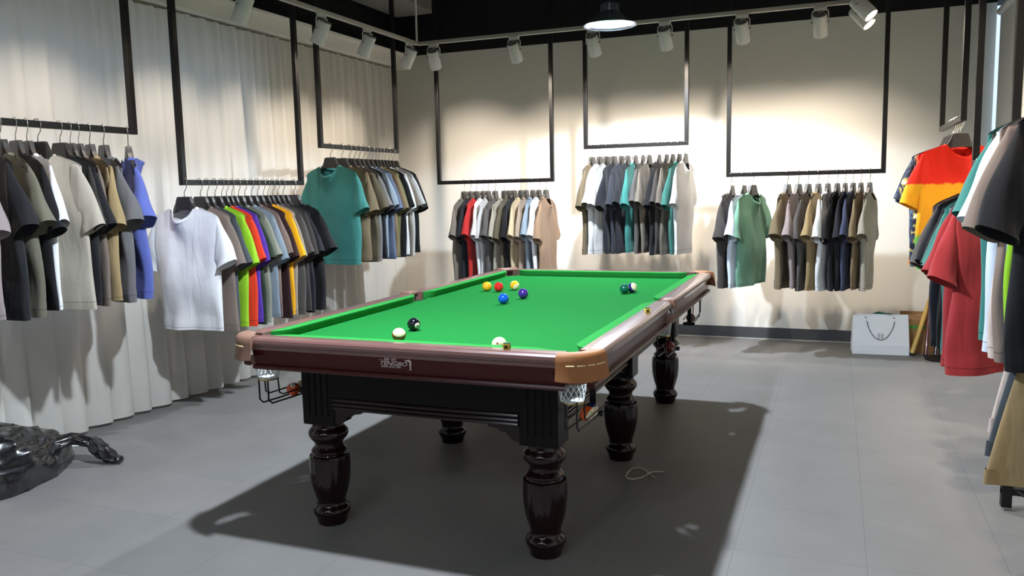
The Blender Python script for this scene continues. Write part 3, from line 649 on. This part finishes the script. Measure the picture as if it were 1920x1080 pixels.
ball(-.132, -.059, 'plain blue ball in front of the purple ball', (10, 84, 190))
ball(-.445, .446, 'plain amber yellow ball, leftmost of the row near the far pocket', (240, 176, 30))
ball(-.364, .435, 'plain red ball between the two yellow balls', (214, 36, 30))
ball(-.299, .531, 'yellow striped ball with cream edges right of the red ball', (240, 180, 30), True, (-.75, .3, .55))
ball(-.105, .165, 'plain purple ball right of the blue ball', (62, 34, 128))
ball(.386, .503, 'dark green ball touching the purple striped ball, far right', (14, 96, 78))
ball(.420, .549, 'cream ball with a purple stripe behind the green ball', (50, 40, 120), True, (.85, -.35, .45))
gk = 'balls in the wire racks under the pockets'
ball(-.655, -1.19, 'orange ball with a number disc in the rack under the near left pocket', (226, 84, 28), z=.540, number='5', dirn=(.35, -.5, .75), group=gk)
ball(-.655, -1.131, 'dark striped ball behind the orange ball, near left rack', (40, 38, 44), True, (.5, -.3, .8), z=.5375, group=gk)
ball(.655, -1.19, 'orange striped ball in the rack under the near right pocket', (234, 96, 40), True, (.8, -.2, -.3), z=.540, group=gk)
ball(.655, -1.131, 'cream and navy striped ball behind the orange one, near right rack', (40, 40, 90), True, (.75, -.6, -.4), z=.5375, group=gk)
ball(.705, .17, 'dark red ball in the rack under the right middle pocket', (130, 16, 28), z=.540, group=gk)
ball(.655, 1.16, 'dark maroon ball in the rack under the far right pocket', (92, 40, 46), z=.540, group=gk)

# chalks
def chalk(x, y, label, rz):
    o = thing('chalk_cube', label, 'chalk', (x, y, .8405), rz, 'cue chalk cubes on the rails')
    s = .0115
    MB().box(-s, s, -s, s, 0, .018).build('paper_wrap', mat('yellow_chalk_wrap', (226, 196, 40), .5), o, bevel=.0008)
    MB().box(-s * .93, s * .93, -s * .93, s * .93, .018, .0225).build('chalk_top', mat('green_chalk', (60, 86, 60), .9), o, bevel=.001)
    MB().box(-s * .62, s * .62, -s - .0006, -s, .003, .015).build('wrap_print', mat('dark_chalk_print', (60, 44, 20), .6), o)
    MB().box(s, s + .0006, -s * .62, s * .62, .003, .015).build('wrap_print', MATS['dark_chalk_print'], o)
chalk(.430, -1.407, 'yellow chalk cube on the near end rail in front of the cue ball', .12)
chalk(.723, -.445, 'yellow chalk cube on the right side rail before the middle pocket', .35)

# ------------------------------------------------------------------ lamps
lamp_m = mat('white_lamp_metal', (206, 202, 198), .45); cap_m = mat('grey_lamp_cap', (120, 116, 112), .5)
tr_m = mat('grey_track_metal', (168, 162, 154), .45)
glow_m = mat('warm_lens', (255, 240, 220), .4, emit=(255, 236, 205), es=14)
ZTK = 2.69
def track(name_label, a, b_, holes=()):
    a = Vector(a); b_ = Vector(b_); o = thing('light_track', name_label, 'light track', tuple(a), 0, 'track light rails'); d = b_ - a
    if abs(d.x) > abs(d.y): MB().box(0, d.x, -.017, .017, -.014, .014).build('track_profile', tr_m, o, bevel=.002)
    else: MB().box(-.017, .017, *sorted((0, d.y)), -.014, .014).build('track_profile', tr_m, o, bevel=.002)
    return o
track('grey light track running above the curtain-side rails', (-1.93, 2.47, ZTK), (-1.93, -4, ZTK))
track('long grey light track running in front of the back wall', (-1.93, 2.487, ZTK + .001), (1.62, 2.487, ZTK + .001))
track('grey light track running along the right wall rails', (1.62, 2.47, ZTK), (1.62, -4, ZTK))
sr = thing('track_hanging_rod', 'thin white rod holding up the track corner from the ceiling', 'rod', (-1.93, 2.47, ZTK + .014))
MB().tube([(0, 0, 0), (0, 0, ZC - ZTK - .014)], .009, 10).build('rod', lamp_m, sr, smooth=True)
def tracklamp(x, y, aim, label, along, watt=SPOT_W, ang=95):
    o = thing('track_spotlight', label, 'spotlight', (x, y, ZTK - .015), 0, 'white track spotlights')
    ax = 'x' if along == 'x' else 'y'
    ad = MB().box(-.045, .045, -.015, .015, -.018, 0) if ax == 'x' else MB().box(-.015, .015, -.045, .045, -.018, 0)
    ad.build('track_adapter', lamp_m, o, bevel=.003)
    A = Vector(aim).normalized(); pv = Vector((0, 0, -.105))
    # yoke: inverted U whose arms carry the head, hinge axis perpendicular to the aim
    hx = Vector((A.y, -A.x, 0)).normalized()
    W2 = .057
    pts = [pv - hx * W2 + Vector((0, 0, -.012)), pv - hx * W2 + Vector((0, 0, .06)), pv - hx * (W2 - .006) + Vector((0, 0, .076)), pv - hx * (W2 - .02) + Vector((0, 0, .082)), pv + hx * (W2 - .02) + Vector((0, 0, .082)), pv + hx * (W2 - .006) + Vector((0, 0, .076)), pv + hx * W2 + Vector((0, 0, .06)), pv + hx * W2 + Vector((0, 0, -.012))]
    MB().tube(pts, .0045, 8).build('yoke', lamp_m, o, smooth=True)
    Q = A.to_track_quat('Z', 'Y').to_matrix().to_4x4(); MM = Matrix.Translation(pv) @ Q
    h = MB().lathe([(.046, -.055), (.0495, -.05), (.0495, .105), (.0475, .108), (.044, .106), (.042, .085)], 32, cap=True).xf(MM)
    ho = h.build('lamp_head', lamp_m, o, smooth=True, angle=35)
    fin = MB().lathe([(.045, -.058), (.044, -.052)], 24).xf(MM)
    for k in range(6): fin.tube([(MM @ Vector((-.035, -.03 + k * .012, -.06))), (MM @ Vector((.035, -.03 + k * .012, -.06)))], .002, 4)
    fin.build('heat_sink', cap_m, ho)
    MB().lathe([(.001, .088), (.0415, .088), (.0415, .090), (.001, .090)], 24).xf(MM).build('lens', glow_m, ho)
    for s in (-1, 1): MB().tube([pv + hx * s * .05, pv + hx * s * .064], .006, 8).build('hinge_knob', cap_m, o)
    p0 = Vector((.01, .005, -.018)); q = MM @ Vector((.012, 0, -.055))
    MB().tube([p0, p0 + Vector((.02, 0, -.02)), (p0 + q) / 2 + Vector((.03, .01, -.01)), q + Vector((.012, 0, .022)), q], .0024, 6).build('cable', lamp_m, o, smooth=True)
    spot('spot_beam', o, MM @ Vector((0, 0, .112)), A, watt, WARM, ang, 1.0, .03)
BX = [-1.78, -1.03, -.35, .23, .81, 1.36]
BL = ['at the left end beside the track corner', 'above the left back-wall rail', 'behind the pendant lamp', 'right of the pendant lamp', 'above the left upright of the right rail', 'above the right back-wall rail, last before the lit pair']
for x, l in zip(BX, BL):
    dx = -.12 if x < -1.5 else .06
    tracklamp(x, 2.487, (dx, .74, -1.0), 'white spotlight on the back track ' + l, 'x')
LY = [.21, 1.04, 1.65, 2.33]
LB = ['leftmost, above the middle curtain rail', 'second from the top left, left of the far rail', 'above the far curtain rail', 'at the corner end, turned to the curtain']
for y, l in zip(LY, LB):
    tracklamp(-1.93, y, (-.58, .08, -1.0), 'white spotlight on the curtain-side track, ' + l, 'y', SPOT_W * .5)
for y, q in ((-.75, 'far'), (-1.6, 'near')): tracklamp(-1.93, y, (-.58, .08, -1.0), 'white spotlight on the curtain-side track over the %s end of the near rail' % q, 'y', SPOT_W * .5)
tracklamp(1.62, 2.34, (.62, -.25, -.75), 'white spotlight with glowing face at top right, the lower of the pair', 'y')
tracklamp(1.62, 2.02, (.62, -.25, -.75), 'white spotlight with glowing face at top right, the upper of the pair', 'y')
for y, q in ((.9, 'middle'), (-.3, 'near'), (-1.4, 'nearest')): tracklamp(1.62, y, (.62, .05, -.9), 'white spotlight on the right-hand track, the %s of its row' % q, 'y')

# pendant lamps over the table
al_m = mat('polished_aluminium', (190, 198, 208), .22, metal=1); shade_in = mat('pale_reflector', (150, 184, 226), .5)
led_m = mat('cool_led', (235, 244, 255), .4, emit=(180, 210, 255), es=1.1)
def pendant(x, y, z, label):
    o = thing('pendant_lamp', label, 'pendant lamp', (x, y, z), 0, 'high-bay pendant lamps over the table')
    MB().lathe([(.19, 0), (.192, .004), (.19, .008), (.13, .045), (.075, .085), (.062, .1), (.058, .1), (.07, .083), (.125, .042), (.184, .005)], 48, cap=False).build('lamp_shade', al_m, o, smooth=True, angle=50)
    MB().lathe([(.186, .0045), (.124, .0405), (.069, .0815), (.058, .097), (.001, .0975)], 48, cap=False).build('reflector', shade_in, o, smooth=True)
    m = MB().lathe([(.06, .1), (.06, .15), (.04, .16), (.022, .19), (.022, .22)], 24)
    for k in range(16):
        a = 2 * PI * k / 16; ca, sa = math.cos(a), math.sin(a); m.tube([(ca * .064, sa * .064, .102), (ca * .064, sa * .064, .15)], .004, 4)
    m.build('heat_sink', al_m, o, smooth=True, angle=35)
    MB().lathe([(.001, .092), (.052, .092), (.052, .0965), (.001, .0965)], 24).build('led_disc', led_m, o)
    MB().tube([(0, 0, .22), (0, 0, ZC - z)], .005, 8).build('hanging_cable', mat('grey_cable', (90, 90, 92), .6), o)
    spot('pendant_beam', o, (0, 0, .066), (0, 0, -1), PEND_W, COOL, 150, .12, .045)
pendant(-.04, 1.85, 2.56, 'aluminium pendant lamp hanging at the top centre above the far table end')
pendant(-.04, -1.45, 2.56, 'aluminium pendant lamp above the near table end, out of view')

# ------------------------------------------------------------------ floor items
def bag_verts():
    v = []; f = []; nu, nv = 72, 30
    for i in range(nv + 1):
        h = i / nv
        for j in range(nu):
            a = 2 * PI * j / nu; c, s = math.cos(a), math.sin(a)
            rx, ry = .33, .52
            sy_ = abs(s) ** 1.25 * (1 if s > 0 else -1)
            p = math.cos(h * PI / 2) ** .62; x = rx * c * p * (1 - .25 * max(0, s) ** 2); y = ry * sy_ * p; z = .29 * math.sin(h * PI / 2) ** .85 * (1 - .35 * max(0, y / ry) ** 1.2)
            P = Vector((x, y, z)); d = noise.noise(P * 6 + Vector((3, 1, 0))) * .045 + noise.noise(Vector((x * 20, y * 40, z * 40))) * .012 + (abs(noise.noise(Vector((x * 9, y * 26 + x * 12, z * 22)))) - .25) * .03
            n = Vector((c, s, h)).normalized(); P += n * d * (.35 + .65 * min(1, h * 3)); P.z = max(.002, P.z) if i else 0.0
            v.append(tuple(P))
    for i in range(nv):
        for j in range(nu): f.append((i * nu + j, i * nu + (j + 1) % nu, (i + 1) * nu + (j + 1) % nu, (i + 1) * nu + j))
    f.append(tuple(nv * nu + j for j in range(nu))); f.append(tuple(reversed(range(nu))))
    return v, f
plastic = mat('black_bin_plastic', (14, 15, 18), .24, spec=.8, bump=1.0, bscale=18, coat=.4)
tb = thing('garbage_bag', 'crumpled black plastic garbage bag lying against the curtain at lower left', 'garbage bag', (-2.44, -1.38, 0))
MB().add(*bag_verts()).build('bag_body', plastic, tb, smooth=True, angle=180)
def twist(pts, radii):
    m = MB(); pts = [Vector(p) for p in pts]; R = []
    # resample
    P = []; 
    for i in range(len(pts) - 1):
        for k in range(6): P.append((pts[i].lerp(pts[i + 1], k / 6), radii[i] + (radii[i + 1] - radii[i]) * k / 6))
    P.append((pts[-1], radii[-1]))
    for i, (p, r) in enumerate(P):
        t = (P[min(i + 1, len(P) - 1)][0] - P[max(0, i - 1)][0]).normalized(); sd = t.cross(Vector((0, 0, 1))).normalized(); up = sd.cross(t)
        R.append([p + (sd * math.cos(2 * PI * j / 18) * 1.3 + up * math.sin(2 * PI * j / 18) * .75) * r * (1 + .28 * math.cos(5 * (2 * PI * j / 18) + i * .5)) for j in range(18)])
    return m.rings(R)
twist([(.1, .30, .10), (.16, .42, .13), (.24, .47, .105), (.32, .47, .06), (.37, .47, .03), (.43, .475, .02)], [.05, .034, .03, .036, .03, .012]).build('twisted_neck', plastic, tb, smooth=True, angle=180)
MB().lathe([(.004, -.02), (.02, -.014), (.026, 0), (.02, .014), (.004, .02)], 14).xf(Matrix.Translation((.425, .475, .026))).build('knot', plastic, tb, smooth=True)
ps = thing('paper_scrap', 'small white paper scrap behind the garbage bag neck', 'paper', (-2.5, -.72, .002), .5)
MB().box(-.05, .05, -.03, .03, 0, .002).build('sheet', mat('white_paper', (235, 235, 235), .8), ps)
# string loop
sp_ = [(0.742, -0.139), (0.706, -0.161), (0.678, -0.188), (0.668, -0.211), (0.65, -0.258), (0.615, -0.297), (0.592, -0.297), (0.576, -0.271), (0.572, -0.19), (0.578, -0.143), (0.609, -0.121), (0.639, -0.15), (0.672, -0.193), (0.723, -0.256)]
pp = []
for i in range(len(sp_) - 1):
    a, b_ = sp_[i], sp_[i + 1]
    for k in range(4): pp.append((a[0] + (b_[0] - a[0]) * k / 4 , a[1] + (b_[1] - a[1]) * k / 4, .003 + .003 * math.sin(i * 1.3)))
pp.append((*sp_[-1], .003))
s_o = MB().tube(pp, .0028, 6).build('string', mat('white_string', (205, 198, 180), .8), smooth=True)
tag(s_o, 'loose loop of off-white string lying on the floor right of the table', 'string')

# shopping bag
sb = thing('shopping_bag', 'large white paper shopping bag with black cord handle on the floor by the back wall', 'shopping bag', (1.86, 3.27, 0), .06)
paper = mat('white_bag_paper', (238, 240, 245), .6, bump=.3, bscale=6)
m_ = MB(); hw, dd, hh = .215, .085, .315
rows = []
for z, k, dz in ((0, 1, 1), (.075, 1.0, .95), (.078, .998, .94), (.16, .985, .75), (.24, .975, .5), (hh, .96, .3)):
    rows.append([(-hw * k, -dd * dz, z), (0, -dd * dz - (.004 if 0 < z < hh else 0), z), (hw * k, -dd * dz, z), (hw * k * .97, 0, z), (hw * k, dd * dz, z), (0, dd * dz, z), (-hw * k, dd * dz, z), (-hw * k * .97, 0, z)])
m_.rings(rows, cap=True, capend=False)
bo = m_.build('bag_body', paper, sb); so = bo.modifiers.new('thick', 'SOLIDIFY'); so.thickness = .0015; so.offset = -1
MB().prism([(-hw * .96, hh - .002), (hw * .96, hh - .002), (hw * .955, hh + .012), (-hw * .955, hh + .012)], 'y', -dd * .3 - .001, -dd * .3 + .002).build('top_fold', paper, sb)
def fy(z):
    K = [(0, 1), (.075, .95), (.078, .94), (.16, .75), (.24, .5), (hh, .3)]
    for (z0, k0), (z1, k1) in zip(K, K[1:]):
        if z <= z1: return -dd * (k0 + (k1 - k0) * (z - z0) / (z1 - z0)) - .0045
    return -dd * .3 - .0045
def cat_(sgn, y, a=.105):
    pts = []
    for i in range(21):
        t = -1 + 2 * i / 20; zq = (hh - .045) - .15 * (1 - t * t) ** .75; pts.append((t * a, fy(zq) - .003, zq))
    return pts
MB().tube(cat_(1, lambda t: -.075 + .04 * t * t), .0027, 8).build('handle', mat('black_cord', (28, 28, 32), .7), sb, smooth=True)
MB().tube([(-.115, -.03, hh - .012), (-.113, -.036, hh - .02)], .004, 6).tube([(.1, -.032, hh - .012), (.102, -.036, hh - .02)], .004, 6).build('handle_knot', MATS['black_cord'], sb)
seal = MB(); zz, yy = .15, -.0735
for a0, a1 in ((100, 170), (190, 262), (282, 350), (8, 80)):
    seal.tube([(.024 * math.cos(math.radians(a0 + (a1 - a0) * k / 6)), fy(zz + .024 * math.sin(math.radians(a0 + (a1 - a0) * k / 6))), zz + .024 * math.sin(math.radians(a0 + (a1 - a0) * k / 6))) for k in range(7)], .0016, 5)
for (x0, z0, x1, z1) in ((-.018, .01, -.004, .01), (-.018, 0, -.004, 0), (-.016, -.01, -.004, -.01), (-.011, .016, -.011, -.014), (.004, .016, .004, -.016), (.004, .012, .017, .012), (.004, .003, .018, .003), (.011, .012, .011, -.004), (.011, -.004, .018, -.014), (.011, -.004, .005, -.014)):
    seal.tube([(x0, fy(zz + z0), zz + z0), (x1, fy(zz + z1), zz + z1)], .0012, 5)
seal.build('round_seal_print', mat('grey_print', (70, 74, 84), .6), sb)
gc = MB(); rr = []
for i in range(9):
    t = i / 8; rr.append([(-.07 + .15 * t, .0 + .018 * math.cos(2 * PI * j / 10), hh - .0 + .004 + .014 * math.sin(PI * t) * (1 + .5 * math.sin(7 * t)) + .010 * math.sin(2 * PI * j / 10)) for j in range(10)])
g_ = gc.rings(rr).build('folded_cloth', fabric('sea green', C['sea green']), smooth=True); g_.location = (1.87, 3.27, 0); tag(g_, 'green folded cloth poking out of the white shopping bag', 'cloth')
# cardboard box
cbx = thing('cardboard_box', 'brown cardboard box with a green stripe behind the shopping bag', 'box', (2.23, 3.46, 0))
cm = mat('brown_cardboard', (160, 122, 80), .8, var=.06, vscale=12)
MB().box(-.2, .2, -.14, .14, 0, .285).build('box_body', cm, cbx, bevel=.003)
MB().prism([(-.2, .285), (.2, .285), (.205, .31), (-.205, .31)], 'y', .135, .14).build('flap', cm, cbx)
MB().box(-.2, .2, -.1415, -.14, .205, .23).build('green_stripe', mat('green_box_print', (70, 150, 50), .7), cbx)
# leaning cues
def cue(x0, y0, x1, y1, z1, col, label, r0=.0145):
    o = thing('billiard_cue', label, 'billiard cue', (x0, y0, 0), 0, 'cues leaning in the right corner'); d = Vector((x1 - x0, y1 - y0, z1))
    MB().tube([Vector((0, 0, .018)) + d * t for t in (0, .3)], [r0, r0 * .86], 12).build('butt', col, o, smooth=True)
    MB().tube([Vector((0, 0, .018)) + d * t for t in (.3, 1)], [r0 * .85, .006], 12).build('shaft', mat('pale_ash', (214, 184, 120), .35), o, smooth=True)
    MB().tube([Vector((0, 0, .018)) - d * .012, Vector((0, 0, .018))], r0 * 1.02, 12).build('rubber_bumper', mat('black_rubber', (18, 18, 18), .7), o, smooth=True)
cue(2.10, 3.22, 2.52, 3.62, 1.4, mat('yellow_ash_butt', (212, 172, 84), .3, coat=.3), 'billiard cue with a pale yellow butt, nearest the cardboard box', .019)
cue(2.20, 3.2, 2.30, 3.64, 1.4, mat('maroon_butt', (92, 34, 32), .25, coat=.4), 'billiard cue with a maroon butt right of the yellow one', .017)
cue(2.27, 3.2, 2.40, 3.64, 1.4, mat('dark_maroon_butt', (44, 20, 22), .25, coat=.4), 'billiard cue with a near-black butt, rightmost of the three', .016)
st_ = thing('cue_stand', 'low black round cue stand on the floor under the right-wall T-shirts', 'stand', (2.3, 3.1, 0))
MB().lathe([(.12, 0), (.12, .012), (.1, .018), (.02, .02), (.018, .5)], 28).build('stand_base', metal_m, st_, smooth=True, angle=35)
uo = thing('umbrella', 'closed black umbrella leaning beside the cardboard box under the tie-dyed T-shirts', 'umbrella', (2.33, 3.38, .29), 0)
MB().lathe([(.004, .0), (.06, .01), (.05, .1), (.03, .2), (.01, .3), (.006, .42)], 14, mod=lambda z, a: 1 - .25 * (.5 + .5 * math.cos(7 * a))).build('canopy', mat('black_nylon', (16, 16, 18), .6), uo, smooth=True)
